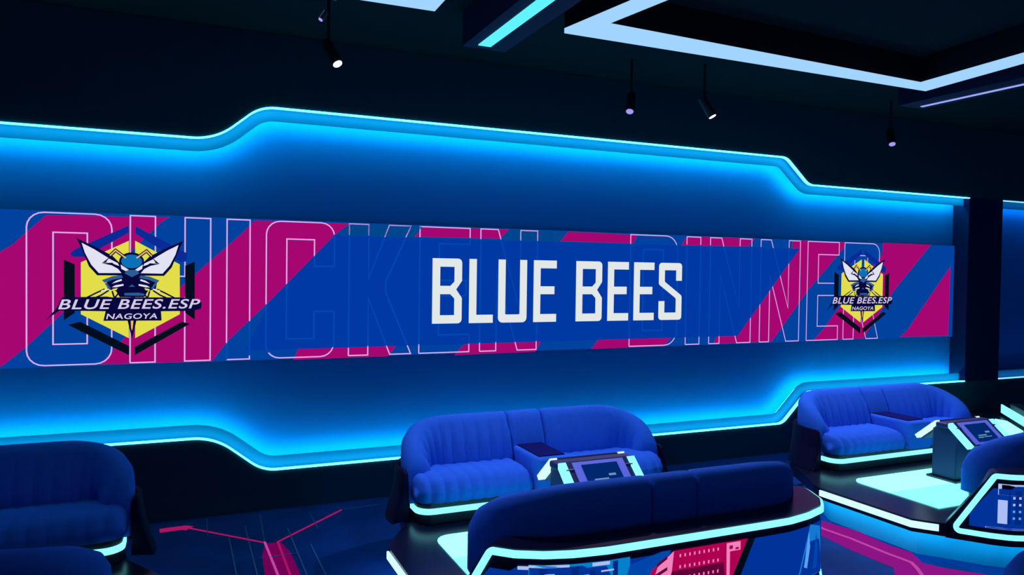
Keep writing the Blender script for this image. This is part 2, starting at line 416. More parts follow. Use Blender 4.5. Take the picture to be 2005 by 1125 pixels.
ep([(-0.3727, 1.924), (-0.3713, 1.2537), (-0.6597, 1.4216), (-0.66, 1.7708)], 6, 2)
ep([(-0.3342, 1.9251), (-0.0528, 1.7669), (-0.0516, 1.4151), (-0.3327, 1.2528)], 6, 2)
ep([(-0.688, 1.935), (-0.5716, 1.8758), (-0.4736, 1.8206), (-0.4198, 1.7609), (-0.3906, 1.7005), (-0.3989, 1.6854), (-0.5633, 1.6846), (-0.6118, 1.744), (-0.6641, 1.8853)], 7, 1, True)
ep([(-0.6553, 1.903), (-0.5797, 1.8599), (-0.4966, 1.8034), (-0.5358, 1.7674), (-0.4736, 1.7787), (-0.4405, 1.7326), (-0.4172, 1.702), (-0.5536, 1.7005), (-0.599, 1.7571), (-0.636, 1.8356)], 8, 3, True)
ep([(-0.4941, 1.7997), (-0.4406, 1.7699), (-0.4306, 1.7505), (-0.4736, 1.7666), (-0.5097, 1.7771)], 8, 3, True)
ep([(-0.5358, 1.7674), (-0.4736, 1.7722), (-0.4322, 1.7374), (-0.4405, 1.7317), (-0.4768, 1.7535)], 9, 1, True)
def ell(cx_, cz_, rx, rz, n=24): return [(cx_+rx*math.cos(2*math.pi*i/n), cz_+rz*math.sin(2*math.pi*i/n)) for i in range(n)]
hc = [(-0.3548, 1.7808)][0]; U = 1.0/ ([(-0.2705, 1.7823)][0][0]-hc[0]); u = 1/U/100
ep(ell(hc[0], hc[1], 92*u, 76*u), 9, 1)
ep(ell(hc[0], hc[1]+2*u, 76*u, 56*u), 10, 4)
ep([(-0.4282, 1.7748), (-0.374, 1.7288), (-0.3321, 1.7294), (-0.2798, 1.7774), (-0.2848, 1.7206), (-0.3109, 1.6919), (-0.3529, 1.6727), (-0.3989, 1.691), (-0.4239, 1.7188)], 10, 1)
ep([(-0.4223, 1.76), (-0.3723, 1.7242), (-0.3907, 1.7155), (-0.4173, 1.7301)], 11, 3); ep([(-0.2857, 1.7622), (-0.3337, 1.7247), (-0.3152, 1.7164), (-0.2907, 1.7319)], 11, 3)
ep([(-0.3782, 1.7241), (-0.3278, 1.7248), (-0.3067, 1.7014), (-0.3529, 1.6746), (-0.399, 1.7004)], 11, 5)
ep([(-0.5062, 1.6415), (-0.4156, 1.6908), (-0.2898, 1.6922), (-0.1958, 1.6436), (-0.2042, 1.5931), (-0.2538, 1.5787), (-0.2767, 1.5361), (-0.4277, 1.5363), (-0.4502, 1.5784), (-0.502, 1.5922)], 8, 1)
ep([(-0.5348, 1.6525), (-0.4734, 1.679), (-0.4172, 1.688), (-0.4072, 1.6703), (-0.4734, 1.6548), (-0.5184, 1.634)], 9, 5, True)
ep([(-0.5184, 1.6294), (-0.5062, 1.6359), (-0.4815, 1.597), (-0.4938, 1.5923)], 9, 5, True)
ep([(-0.475, 1.6296), (-0.4486, 1.6494), (-0.4172, 1.6609), (-0.4138, 1.6496), (-0.4527, 1.6363)], 9, 3, True)
ep([(-0.4749, 1.6044), (-0.4552, 1.6176), (-0.4055, 1.6272), (-0.4038, 1.616), (-0.4485, 1.6045)], 9, 3, True)
ep([(-0.4733, 1.5923), (-0.4403, 1.599), (-0.4469, 1.5859), (-0.4683, 1.5802)], 9, 2, True)
ep([(-0.3987, 1.5653), (-0.3064, 1.5673), (-0.2767, 1.5597), (-0.2767, 1.5465), (-0.3987, 1.5484)], 10, 5); ep([(-0.3721, 1.6086), (-0.3528, 1.6237), (-0.3335, 1.6088)], 10, 5)
def leg(p, wd, k, mi): 
    stroke_mb = em; a, c = offset(p, wd*u/2), offset(p, -wd*u/2)
    em.grid([[at(k)(*q) for q in a], [at(k)(*q) for q in c]], mi=mi)
for p in ([(-0.5184, 1.5922), (-0.5713, 1.5643), (-0.6357, 1.5274)], [(-0.4938, 1.583), (-0.5387, 1.5504), (-0.5955, 1.5227)], [(-0.4732, 1.5783), (-0.4633, 1.541), (-0.4401, 1.5223)], [(-0.4319, 1.5691), (-0.4608, 1.527)]):
    leg(p, 12, 8, 1); leg(mir(p), 12, 8, 1)
leg([(-0.5388, 1.5782), (-0.4938, 1.5923)], 9, 9, 3); leg(mir([(-0.5388, 1.5782), (-0.4938, 1.5923)]), 9, 9, 3)
for p in ([(-0.486, 1.8203), (-0.4531, 1.8564), (-0.3908, 1.8055)],):
    leg(p, 26, 9, 1); leg(mir(p), 26, 9, 1); leg(p, 10, 12, 8); leg(mir(p), 10, 12, 8)
ep([(-0.3799, 1.3763), (-0.3245, 1.3755), (-0.3395, 1.3049), (-0.3512, 1.2532), (-0.3647, 1.3054)], 8, 1); ep([(-0.3598, 1.376), (-0.343, 1.3758), (-0.348, 1.3239), (-0.3521, 1.3051), (-0.3572, 1.3241)], 9, 8)
ep([(-0.8642, 1.3831), (-0.802, 1.4596), (-0.7691, 1.5359), (-0.506, 1.5411), (-0.4732, 1.5354), (-0.03, 1.5347), (0.0723, 1.519), (0.0913, 1.4916), (0.0861, 1.4527), (0.0324, 1.4385), (-0.1711, 1.4375), (-0.1674, 1.3724), (-0.5254, 1.3756), (-0.5124, 1.4406), (-0.7824, 1.4485)], 10, 1)
def text_mesh(body, x0, x1, z0, z1, k, shear, mi, bold=0.0):
    cu = bpy.data.curves.new('lettering', 'FONT'); cu.body = body; cu.shear = shear; cu.offset = bold; cu.space_character = 1.08
    ob = bpy.data.objects.new('lettering', cu); col.objects.link(ob)
    dg = bpy.context.evaluated_depsgraph_get(); dg.update()
    me = bpy.data.meshes.new_from_object(ob.evaluated_get(dg))
    vv = [v.co.copy() for v in me.vertices]; ff = [tuple(p.vertices) for p in me.polygons]
    bpy.data.objects.remove(ob); bpy.data.curves.remove(cu); bpy.data.meshes.remove(me)
    xs = [v.x for v in vv]; ys = [v.y for v in vv]
    fx = lambda v: x0+(v.x-min(xs))/(max(xs)-min(xs))*(x1-x0); fz = lambda v: z0+(v.y-min(ys))/(max(ys)-min(ys))*(z1-z0)
    em.add([at(k)(fx(v), fz(v)) for v in vv], ff, mi)
q0, q1 = [(-0.7903, 1.4558), (0.0813, 1.5229)]; text_mesh('BLUE BEES.ESP', q0[0], q1[0], q0[1], q1[1], 12, 0.25, 7, 0.012)
q0, q1 = [(-0.5091, 1.3865), (-0.1952, 1.4243)]; text_mesh('NAGOYA', q0[0], q1[0], q0[1], q1[1], 12, 0.15, 7, 0.012)
e1 = em.build('emblem', EM, screen, normals=False); e1['label'] = 'large bee emblem at the left end of the screen'
e2 = e1.copy(); col.objects.link(e2); e2.parent = screen; e2.location = (6.938*S, 0, 0.003*S); e2['label'] = 'bee emblem at the far right end of the screen'

# ---------------------------------------------------------------- floor graphics (glowing lines; printed bands, lit look put in as emission)
def fpoly(name, p, mat, z=0.002):
    m = MB(); m.prism(p, 0.0005, z); o = m.build(name, mat, floor); return o
def fline(p, wd, mat, z=0.004, name='light_line'):
    m = MB(); a, c = offset(p, wd/2), offset(p, -wd/2)
    m.grid([[(x, y, 0.001) for x, y in a], [(x, y, z) for x, y in a], [(x, y, z) for x, y in c], [(x, y, 0.001) for x, y in c]])
    return m.build(name, mat, floor)
fpoly('print_band', [(0.455, -0.69), (0.55, -0.70), (0.585, -0.9), (0.60, -1.4), (0.60, -3.2), (0.40, -3.2), (0.40, -1.4), (0.42, -0.9)], E_pink)['label'] = 'magenta band between two pink lines'
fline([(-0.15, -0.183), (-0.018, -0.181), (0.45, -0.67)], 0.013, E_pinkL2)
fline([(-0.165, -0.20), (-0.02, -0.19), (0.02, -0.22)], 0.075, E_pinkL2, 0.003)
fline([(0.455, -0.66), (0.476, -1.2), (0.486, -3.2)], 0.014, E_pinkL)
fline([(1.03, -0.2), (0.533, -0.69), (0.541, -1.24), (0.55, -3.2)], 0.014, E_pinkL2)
fline([(1.31, -0.182), (1.03, -0.2)], 0.016, M_fline)
fline([(0.455, -0.66), (0.474, -0.1)], 0.008, M_fline); fline([(0.126, -0.05), (0.125, -0.45)], 0.008, M_fline); fline([(0.804, -0.16), (0.807, -0.54)], 0.008, M_fline)
for xx, y0, y1 in ((0.36, -0.3, -1.6), (0.62, -0.45, -1.7), (0.25, -0.5, -1.3), (0.72, -0.8, -1.6)):
    fline([(xx, y0), (xx+0.012, y1)], 0.008, M_fline)
fline([(0.40, -0.93), (0.62, -0.93)], 0.008, M_fline)
fpoly('print_band', [(3.93, -1.55), (4.165, -1.55), (4.156, -1.681)] + [(4.2158, -1.927), (4.191, -2.1628), (4.2161, -2.3339), (4.1236, -2.4832), (4.1824, -2.5905), (4.298, -2.7257)] + [(4.45, -2.9), (3.95, -2.95), (3.72, -2.62)] + [(3.8955, -2.4681), (3.8867, -2.1573), (3.9123, -1.9127)], E_pinkR)['label'] = 'wide magenta band beside the white edged platform'  # this band and its core line: unprojected from image pixels to the floor
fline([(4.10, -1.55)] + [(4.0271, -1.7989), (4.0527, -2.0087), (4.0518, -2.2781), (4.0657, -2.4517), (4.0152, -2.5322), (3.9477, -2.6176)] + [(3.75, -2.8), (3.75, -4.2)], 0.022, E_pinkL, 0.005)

# ---------------------------------------------------------------- booth platforms
# printed front graphic
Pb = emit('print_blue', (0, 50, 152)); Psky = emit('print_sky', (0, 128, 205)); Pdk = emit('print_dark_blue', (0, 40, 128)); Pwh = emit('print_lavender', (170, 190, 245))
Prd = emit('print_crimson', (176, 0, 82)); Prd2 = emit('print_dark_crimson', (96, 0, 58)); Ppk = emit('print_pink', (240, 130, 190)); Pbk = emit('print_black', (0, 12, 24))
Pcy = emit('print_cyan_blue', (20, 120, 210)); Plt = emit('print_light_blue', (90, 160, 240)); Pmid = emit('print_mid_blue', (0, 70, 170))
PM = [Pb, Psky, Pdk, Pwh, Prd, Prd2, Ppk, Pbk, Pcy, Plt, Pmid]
def edge_strip(pl, z0, z1, d, name, mat, par, th=0.012):
    m = MB(); a, c = offset(pl, -d), offset(pl, -d-th)
    m.grid([[(x, y, z0) for x, y in a], [(x, y, z0) for x, y in c], [(x, y, z1) for x, y in c], [(x, y, z1) for x, y in a], [(x, y, z0) for x, y in a]])
    return m.build(name, mat, par)
def rect(a, b, c, d): return [(a, c), (b, c), (b, d), (a, d)]
def make_pod(px_, dl, skyline):
    global OUT, FR, IL, IR, sl, LT, rows, A_, B_
    OUT = [(.22, -1.08), (.18+dl, -1.36), (.03+dl, -1.61), (dl, -1.68), (dl*.75, -2.40), (.02+dl*.5, -2.46), (.06+dl*.2, -2.545), (.115, -2.645), (.173, -2.725), (.25, -2.80), (.36, -2.855), (.48, -2.888), (.63, -2.905),
           (.90, -2.905), (1.2, -2.905), (1.5, -2.905), (1.634, -2.903), (1.78, -2.875), (1.92, -2.825), (2.0, -2.74), (2.06, -2.60), (2.09, -2.48), (2.1, -2.40), (2.1, -2.2), (2.1, -1.68), (2.07, -1.61), (1.92, -1.36), (1.88, -1.08)]
    def dens(pl, step=0.03):
        out = []
        for i in range(len(pl)-1):
            a, c = Vector(pl[i]), Vector(pl[i+1]); k = max(1, int((c-a).length/step))
            out += [tuple(a+(c-a)*j/k) for j in range(k)]
        return out+[pl[-1]]
    FR = dens(OUT[5:24])                      # front run, from the left edge round to the right edge
    IL = min(range(len(FR)), key=lambda i: (FR[i][0]-.055-dl*.2)**2+(FR[i][1]+2.53)**2)
    IR = min(range(len(FR)), key=lambda i: (FR[i][0]-2.1)**2+(FR[i][1]+2.3)**2)
    FR = FR[IL:IR+1]
    sl = [0.0]
    for i in range(1, len(FR)): sl.append(sl[-1]+math.dist(FR[i], FR[i-1]))
    LT = sl[-1]
    def fr_at(s):
        s = min(max(s, 0), LT)
        for i in range(1, len(sl)):
            if s <= sl[i]:
                t = (s-sl[i-1])/max(1e-9, sl[i]-sl[i-1]); a, c = Vector(FR[i-1]), Vector(FR[i])
                e = Vector(FR[min(len(FR)-1, i+1)])-Vector(FR[max(0, i-2)]); e.normalize()
                return a+(c-a)*t, Vector((e.y, -e.x))
        return Vector(FR[-1]), Vector((0, -1))
    ZL, ZH, RAMP = 0.255, 0.60, 0.235
    def ztop(s):
        a = min(s, LT-s)/RAMP
        return ZL+(ZH-ZL)*min(1.0, max(0.0, a))
    def on_front(s, z, d=0.0):
        p, n = fr_at(s); return (p.x+n.x*d, p.y+n.y*d, z)
    def s_of_x(x):
        best = min(range(len(FR)), key=lambda i: abs(FR[i][0]-x)); i = best
        j = min(i+1, len(FR)-1) if FR[i][0] < x else max(i-1, 0)
        if FR[j][0] == FR[i][0]: return sl[i]
        t = (x-FR[i][0])/(FR[j][0]-FR[i][0]); return sl[i]+(sl[j]-sl[i])*t

    pod = empty('booth_platform', (px_, 0, 0))
    mb = MB(); ins = offset(OUT, 0.0)
    mb.prism(OUT, 0.17, 0.25); mb.build('deck', M_gloss, pod)
    mb = MB(); SK = offset(OUT, 0.11)          # outline runs anticlockwise: left is inward
    mb.prism(SK, 0.0, 0.17); mb.build('skirt', M_skirt, pod)
    LEFT = [(OUT[3][0]-.004, -1.705)] + OUT[4:6] + [(.048+dl*.3, -2.515)]
    RIGHT = [(2.1, -2.2), (2.1, -1.68)]
    edge_strip(LEFT, 0.198, 0.238, 0.0, 'edge_light', E_white, pod)['label'] = 'white cyan edge light on the left side'
    edge_strip(RIGHT, 0.198, 0.238, 0.0, 'edge_light', E_white, pod)
    UND = OUT[1:27]
    mb = MB(); a, c = offset(UND, 0.03), offset(UND, 0.045)
    mb.grid([[(x, y, 0.1685) for x, y in a], [(x, y, 0.1685) for x, y in c], [(x, y, 0.164) for x, y in c], [(x, y, 0.164) for x, y in a], [(x, y, 0.1685) for x, y in a]])
    mb.build('under_light', E_under, pod)
    pl = fillet([(.27, -1.965), (.27, -1.63), (1.72, -1.63), (1.72, -1.965)], [0, .09, .09, 0], 5)
    mb = MB(); mb.prism(pl, 0.25, 0.256); mb.build('light_panel', E_panel, pod)
    mb = MB(); mb.prism([(.27, -2.33), (.27, -1.97), (1.72, -1.97), (1.72, -2.33)], 0.25, 0.256); mb.build('light_panel', E_panel2, pod)
    # raised front surround
    rows = [[], [], [], []]
    N = 90
    for i in range(N+1):
        s = LT*i/N; p, n = fr_at(s); z = ztop(s); th = 0.055+0.085*min(1, max(0, min(s, LT-s)/RAMP-0.6)/0.8)
        q = p-n*th
        for r, v in zip(rows, ((p.x, p.y, 0.165), (p.x, p.y, z), (q.x, q.y, z), (q.x, q.y, 0.165))): r.append(v)
    mb = MB(); mb.grid([list(k) for k in zip(*rows)], closed=True, caps=True); mb.build('surround', M_gloss, pod)
    # light loop round the front panel
    W2 = 0.0145
    def loop_pts(ins_):
        zb_ = 0.205
        return fillet([(0.005+ins_*1.9, zb_+ins_), (RAMP+ins_*0.55, ZH-0.005-ins_), (LT-RAMP-ins_*0.55, ZH-0.005-ins_), (LT-0.005-ins_*1.9, zb_+ins_)],
                      [max(.006, .03-ins_*.4)]*2+[.03, .03], 6)
    def densify_loop(l, k=80):
        n = len(l); out = []
        for i in range(n):
            a, c = Vector(l[i]), Vector(l[(i+1) % n]); m_ = max(1, int((c-a).length/0.03)); out += [tuple(a+(c-a)*j/m_) for j in range(m_)]
        return out
    lo = densify_loop(loop_pts(0.016)); A_ = offset(lo, W2, True); B_ = offset(lo, -W2, True)
    mb = MB(); q = []
    for l, d in ((A_, 0.002), (A_, 0.014), (B_, 0.014), (B_, 0.002)):
        q.append([on_front(s_, z_, d) for s_, z_ in l+l[:1]])
    mb.grid(q+q[:1]); mb.build('panel_light', E_strip, pod)['label'] = 'cyan light loop framing the front graphic'
    def print_base():
        m = MB(); bot, tp = [], []
        n = 80
        for i in range(n+1):
            s = 0.12+(LT-0.24)*i/n
            zt_ = min(ztop(s)-0.075-0.02*(min(s, LT-s) < RAMP+.1), 0.535)
            bot.append(on_front(s, 0.262, 0.004)); tp.append(on_front(s, max(0.263, zt_), 0.004))
        m.grid([bot, tp]); return m
    def pg(m, pts, mi, k=0):
        """graphic polygon given as (x, z) on the front, fan filled"""
        pp = []
        for i in range(len(pts)):
            a, c = pts[i], pts[(i+1) % len(pts)]
            nn = max(1, int(abs(c[0]-a[0])/0.05))
            pp += [(a[0]+(c[0]-a[0])*j/nn, a[1]+(c[1]-a[1])*j/nn) for j in range(nn)]
        tr = tessellate_polygon([[Vector((x, z, 0)) for x, z in pp]])
        m.add([on_front(s_of_x(x), z, 0.005+0.001*k) for x, z in pp], [tuple(t) for t in tr], mi)
    if not skyline:
        m = print_base()
        pg(m, rect(.30, .74, .27, .535), 1, 0)
        for x0, x1, z1 in ((.34, .37, .52), (.47, .50, .525), (.55, .575, .50), (.655, .68, .53)): pg(m, rect(x0, x1, .27, z1), 2, 1)
        for x0, x1, z0, z1 in ((.30, .46, .524, .535), (.36, .40, .49, .498), (.52, .545, .48, .486), (.56, .64, .518, .533), (.60, .66, .49, .497), (.40, .44, .445, .452), (.62, .64, .44, .46), (.26, .30, .515, .53)):
            pg(m, rect(x0, x1, z0, z1), 3, 2)
        pg(m, [(.66, .27), (.74, .50), (.90, .535), (.95, .535), (.80, .27)], 10, 1)
        pg(m, [(.78, .27), (.85, .46), (.97, .53), (1.38, .53), (1.24, .27)], 4, 2)
        pg(m, [(.93, .27), (.95, .44), (1.24, .44), (1.26, .27)], 5, 3)
        pg(m, [(.80, .27), (.88, .47), (.965, .53), (.955, .44), (.90, .27)], 6, 4)
        for i in range(4): pg(m, [(.815+.02*i, .32+.05*i), (.93, .35+.05*i), (.93, .365+.05*i), (.815+.02*i, .335+.05*i)], 5, 5)
        for r in range(5):
            for c in range(9): pg(m, rect(.995+c*.026, 1.003+c*.026, .498-r*.05, .512-r*.05), 6, 4)
        pg(m, rect(1.255, 1.335, .485, .525), 6, 4); pg(m, rect(1.27, 1.29, .495, .512), 4, 5); pg(m, rect(1.305, 1.325, .49, .50), 4, 5)
        pg(m, [(1.26, .27), (1.275, .27), (1.275, .485), (1.255, .485)], 6, 4)
        pg(m, [(1.24, .27), (1.375, .53), (1.42, .53), (1.29, .27)], 7, 5)
        pg(m, [(1.70, .27), (1.77, .46), (1.80, .53), (1.90, .50), (1.93, .27)], 8, 1)
        pg(m, [(1.75, .33), (1.785, .50), (1.80, .42), (1.775, .32)], 9, 2); pg(m, [(1.83, .30), (1.86, .48), (1.88, .40), (1.87, .30)], 10, 2)
        gc = m.build('front_graphic', PM, pod, normals=False); gc['label'] = 'printed city scene with crimson building'
    else:
        # second graphic for the right-hand booth
        m = print_base()
        pg(m, rect(.20, .40, .47, .535), 3, 0)
        for x0, x1, z1, mi in ((.24, .30, .50, 2), (.31, .36, .53, 2), (.37, .44, .51, 10), (.45, .56, .535, 2), (.58, .66, .50, 2), (.20, .235, .44, 3), (.68, .80, .535, 2), (.82, .95, .49, 10), (.97, 1.1, .53, 2)): pg(m, rect(x0, x1, .30, z1), mi, 1)
        for x in (.255, .285, .335, .39, .42, .47, .50, .53, .60, .63, .70, .74):
            for z in (.45, .41, .37, .33): pg(m, rect(x, x+.012, z, z+.014), 9 if z < .4 else 3, 2)
        pg(m, rect(.16, 1.9, .266, .274), 3, 3)
        gr = m.build('front_graphic', PM, pod, normals=False); gr['label'] = 'printed blue city skyline with lit windows'

    return pod
ZL, ZH, RAMP = 0.255, 0.60, 0.235
pod = make_pod(1.0, 0.0, False)
tag(pod, 'black booth platform with cyan lit edge in the middle, below BLUE BEES', 'platform', 'booth platforms')
podR = make_pod(4.2, -0.10, True)
tag(podR, 'booth platform on the right with bright white edge light and skyline graphic', 'platform', 'booth platforms')
podL = copy_tree(pod, (-2.2, 0, 0), None, ('light_panel',))
tag(podL, 'dark booth platform under the far left sofas', 'platform', 'booth platforms')

# ---------------------------------------------------------------- sofas
def back_path():
    p = []; a0 = math.radians(200)
    for k in range(41):
        t = a0-(a0-math.pi/2)*k/40; p.append((-.59+.25*math.cos(t), .25+.25*math.sin(t)))
    for k in range(1, 261): p.append((-.59+1.18*k/260, .50))
    return p+[(-x, y) for x, y in p[:40][::-1]]
BP = back_path()
bs = [0.0]
for i in range(1, len(BP)): bs.append(bs[-1]+math.dist(BP[i], BP[i-1]))
BT = bs[-1]; CORN = 0.25*math.radians(110)
def back_h(s):
    t = min(1.0, min(s, BT-s)/(CORN+0.06))
    return 0.24+0.31*math.sqrt(max(0, 1-(1-t)**2))
def bnorm(i):
    a = Vector(BP[max(0, i-2)]); c = Vector(BP[min(len(BP)-1, i+2)]); e = (c-a).normalized(); return Vector((-e.y, e.x))   # outward
def back_section(i0, i1, pleat):
    m = MB(); rows = []
    for i in range(i0, i1+1):
        s = bs[i]; n = bnorm(i); h = back_h(s); p = Vector(BP[i])
        edge = min(1.0, min(s-bs[i0], bs[i1]-s)/0.035); sh = 0.70+0.30*math.sqrt(max(0, 1-(1-edge)**2))
        t = 0.068*sh; hh = h-(1-sh)*0.07
        sh2 = min(1.0, max(0.15, (abs(abs(p.x)-.95))/0.35))
        fl_ = pleat*0.017*abs(math.sin(math.pi*s/0.088)) if pleat else 0.0
        prof = [(-t-.115*sh2-fl_, .15), (-t-.085*sh2-fl_, .15+(hh-.15)*.35), (-t-.035*sh2-fl_, .15+(hh-.15)*.7), (-t*.95, hh-.05), (-t*.62, hh-.012), (0, hh), (t*.62, hh-.012), (t*.95, hh-.05), (t, .15+(hh-.15)*.6), (t, .10), (0, .10)]
        rows.append([(p.x+n.x*o_, p.y+n.y*o_, z) for o_, z in prof])
    m.grid(rows, closed=True, caps=True); return m
def seat(x0, x1, pleat, hw):
    m = MB(); rows = []; n = 150
    for k in range(n+1):
        t = k/n; x = x0+(x1-x0)*t
        d = min(x-x0, x1-x); sh = math.sqrt(max(0.0, 1-(1-min(1, d/0.05))**2))*0.06-0.06
        outer = min(1.0, min(abs(x+hw+.025), abs(x-hw-.025))/0.20); yc = 0.12*(1-math.sqrt(max(0, 1-(1-outer)**2)))
        fl_ = pleat*0.014*abs(math.sin(math.pi*(x-x0)/0.082))
        y0 = yc-fl_-sh*0.6; zt_ = 0.262+sh*.5+fl_*.5
        rows.append([(x, .46, .13), (x, .46, zt_), (x, y0+.16, zt_+.004), (x, y0+.075, zt_-.006), (x, y0+.03, zt_-.028), (x, y0+.006, zt_-.065), (x, y0, .19), (x, y0+.012, .13)])
    m.grid(rows, closed=True, caps=True); return m
def make_sofa(hw, shell):
    sofa = empty('sofa', (2.11, -1.46, 0.25))
    iL = max(i for i in range(len(BP)) if BP[i][0] < -.125 and BP[i][1] > .45); iR = min(i for i in range(len(BP)) if BP[i][0] > .125 and BP[i][1] > .45)
    back_section(0, iL, 1).build('backrest', M_velvet, sofa, smooth=True)
    back_section(iL, iR, 0).build('backrest', M_velvet, sofa, smooth=True)
    back_section(iR, len(BP)-1, 0.45).build('backrest', M_velvet, sofa, smooth=True)
    seat(-hw, -.128, 1, hw).build('seat_cushion', M_velvet, sofa, smooth=True)
    seat(.128, hw, .5, hw).build('seat_cushion', M_velvet, sofa, smooth=True)
    m = MB(); m.rbox(-.122, .122, -.035, .45, .12, .34, .028, 4); arm = m.build('armrest', M_velvet, sofa, smooth=True)
    m = MB(); m.rbox(-.092, .092, .03, .43, .337, .347, .004, 2); m.build('cup_tray', M_tray, arm)
    PLI = fillet([(-hw+.015, .45), (-hw+.015, .03), (hw-.015, .03), (hw-.015, .45)], [0, .09, .09, 0], 6)
    m = MB(); m.prism(PLI, 0.004, 0.14); m.build('plinth', M_plinth, sofa)
    PS = fillet([(-hw+.015, .20), (-hw+.015, .03), (hw-.015, .03), (hw-.015, .20)], [0, .09, .09, 0], 6, closed=False)
    edge_strip(PS, 0.062, 0.095, 0.0, 'light_strip', E_strip, sofa)['label'] = 'cyan light strip round the plinth'
    if shell:
        # black shell round the outside with flared ends
        m = MB(); rows = []
        for i in range(0, len(BP)):
            p, n = Vector(BP[i]), bnorm(i); s = min(bs[i], BT-bs[i]); h = min(0.30, back_h(bs[i])-.02)
            fl_ = 0.09*max(0, 1-s/0.45)
            pr_ = [(.075, .004), (.075, h), (.098, h), (.098+fl_*.3, h*.55), (.098+fl_, .004)]
            rows.append([(p.x+n.x*o_, p.y+n.y*o_, z) for o_, z in pr_])
        m.grid(rows, closed=True, caps=True); m.build('back_shell', M_shell, sofa, smooth=False)
    return sofa
sofa = make_sofa(.875, True)
G2 = 'blue velvet booth sofas'
tag(sofa, 'ribbed blue velvet sofa with centre armrest, facing us in the middle booth', 'sofa', G2)
o = copy_tree(sofa, (5.40, -1.46, 0.25)); tag(o, 'blue velvet sofa facing us beside the dark pillar, lit cyan below', 'sofa', G2)
o = copy_tree(sofa, (-1.16, -1.46, 0.25)); tag(o, 'dark navy sofa facing us at the left edge of the frame', 'sofa', G2)
o = front = make_sofa(.70, False); o.location = (2.11*S, -2.16*S, .25*S); o.rotation_euler = (0, 0, math.pi); tag(o, 'navy sofa with its back to us above the crimson city graphic', 'sofa', G2)
o = copy_tree(front, (5.58, -2.16, 0.25), math.pi, ('back_shell',)); tag(o, 'navy sofa with its back to us above the blue skyline graphic', 'sofa', G2)
o = copy_tree(front, (-1.17, -2.16, 0.25), math.pi, ('back_shell',)); tag(o, 'navy sofa back at the bottom left corner', 'sofa', G2)

o = copy_tree(sofa, (3.33, -4.47, 0.25)); tag(o, 'dark sofa back cut off by the bottom right corner', 'sofa', G2)
o = copy_tree(pod, (2.22, -3.01, 0), None, ('light_panel', 'under_light', 'edge_light', 'panel_light')); tag(o, 'nearest booth platform, below the bottom right corner of the frame', 'platform', 'booth platforms')

# ---------------------------------------------------------------- touch consoles between the sofas
con = empty('touch_console', (2.14, -1.88, 0.256))
m = MB(); m.rbox(-.225, .225, -.10, .09, 0.012, .40, .012, 2); m.build('pedestal', M_ped, con)
m = MB(); m.rbox(-.25, .25, -.125, .115, 0.0, .02, .006, 2); m.build('foot_plate', M_metal, con)
m = MB(); m.rbox(-.255, .255, -.05, .045, .385, .425, .012, 2); m.build('ridge_cap', M_ped, con)
def wing(sg):
    # slab sloping down from the ridge; local t along slope, w across thickness
    y0, z0, y1, z1 = sg*0.035, .415, sg*0.20, .275
    dy, dz = y1-y0, z1-z0; L_ = math.hypot(dy, dz); ty, tz = dy/L_, dz/L_; ny, nz = (-tz*sg*1.0)*1.0, abs(ty)
    ny = abs(tz)*sg
    def P(x, t, w_): return (x, y0+ty*t+ny*w_, z0+tz*t+nz*w_)
    def slab(mb, x0, x1, t0, t1, w0, w1):
        mb.add([P(x0, t0, w0), P(x1, t0, w0), P(x1, t1, w0), P(x0, t1, w0), P(x0, t0, w1), P(x1, t0, w1), P(x1, t1, w1), P(x0, t1, w1)],
               [(0, 3, 2, 1), (4, 5, 6, 7), (0, 1, 5, 4), (1, 2, 6, 5), (2, 3, 7, 6), (3, 0, 4, 7)])
    a = MB(); slab(a, -.20, .20, 0, L_, -.02, .02); wg = a.build('wing', M_ped, con)
    a = MB(); slab(a, -.165, .165, .012, L_-.008, .02, .026); bz = a.build('bezel', M_plastic, wg)
    for x0, x1 in ((-.245, -.20), (.20, .25)):
        a = MB(); slab(a, x0, x1, .006, L_+.004, -.006, .024); a.build('side_light', E_white if sg > 0 else E_strip, wg)
    a = MB(); slab(a, -.115, .115, .035, L_-.03, .026, .029)
    tb = a.build('tablet', emit('tablet_dark', (0, 40, 110)), wg)
    a = MB()
    slab(a, -.07, .02, L_*.62, L_*.66, .029, .0302); slab(a, -.085, -.03, L_*.70, L_*.735, .029, .0302); slab(a, .03, .075, L_*.5, L_*.56, .029, .0302); slab(a, -.02, .06, L_*.7, L_*.725, .029, .0302)
    a.build('picture', emit('tablet_picture', (110, 150, 190)), wg)
wing(-1); wing(1)
G3 = 'touch consoles between facing sofas'
tag(con, 'low roof shaped touch console with glowing ends in the middle booth', 'console', G3)
o = copy_tree(con, (5.34, -1.88, 0.256)); tag(o, 'roof shaped touch console with bright glowing ends in the right booth', 'console', G3)

# ---------------------------------------------------------------- corner platform beyond the right booth
cp = empty('corner_platform', (7.7, -0.6, 0))
tag(cp, 'glowing corner platform at the right edge below the pillar', 'platform')
ox, oy = 7.7, -0.6
q = [(6.95, -1.15), (7.55, -1.06), (7.98, -.60), (8.5, -.05), (7.9, -.05), (7.25, -.55)]
m = MB(); m.prism([(x-ox, y-oy) for x, y in q], 0.0, 0.25); m.build('deck', M_gloss, cp)
m = MB(); m.prism([(x-ox, y-oy) for x, y in [(7.05, -1.08), (7.50, -.985), (7.86, -.60), (7.86, -.47), (7.45, -.72)]], 0.25, 0.256); m.build('light_panel', E_panel, cp)
m = MB(); m.prism([(x-ox, y-oy) for x, y in [(7.60, -1.02), (8.12, -.46), (8.2, -.52), (7.70, -1.10)]], 0.20, 0.40); m.build('plinth', M_plinth, cp)
m = MB(); p0, p1 = Vector((7.55, -.99)), Vector((8.135, -.37)); nn = Vector((-(p1-p0).y, (p1-p0).x)).normalized()*0.012
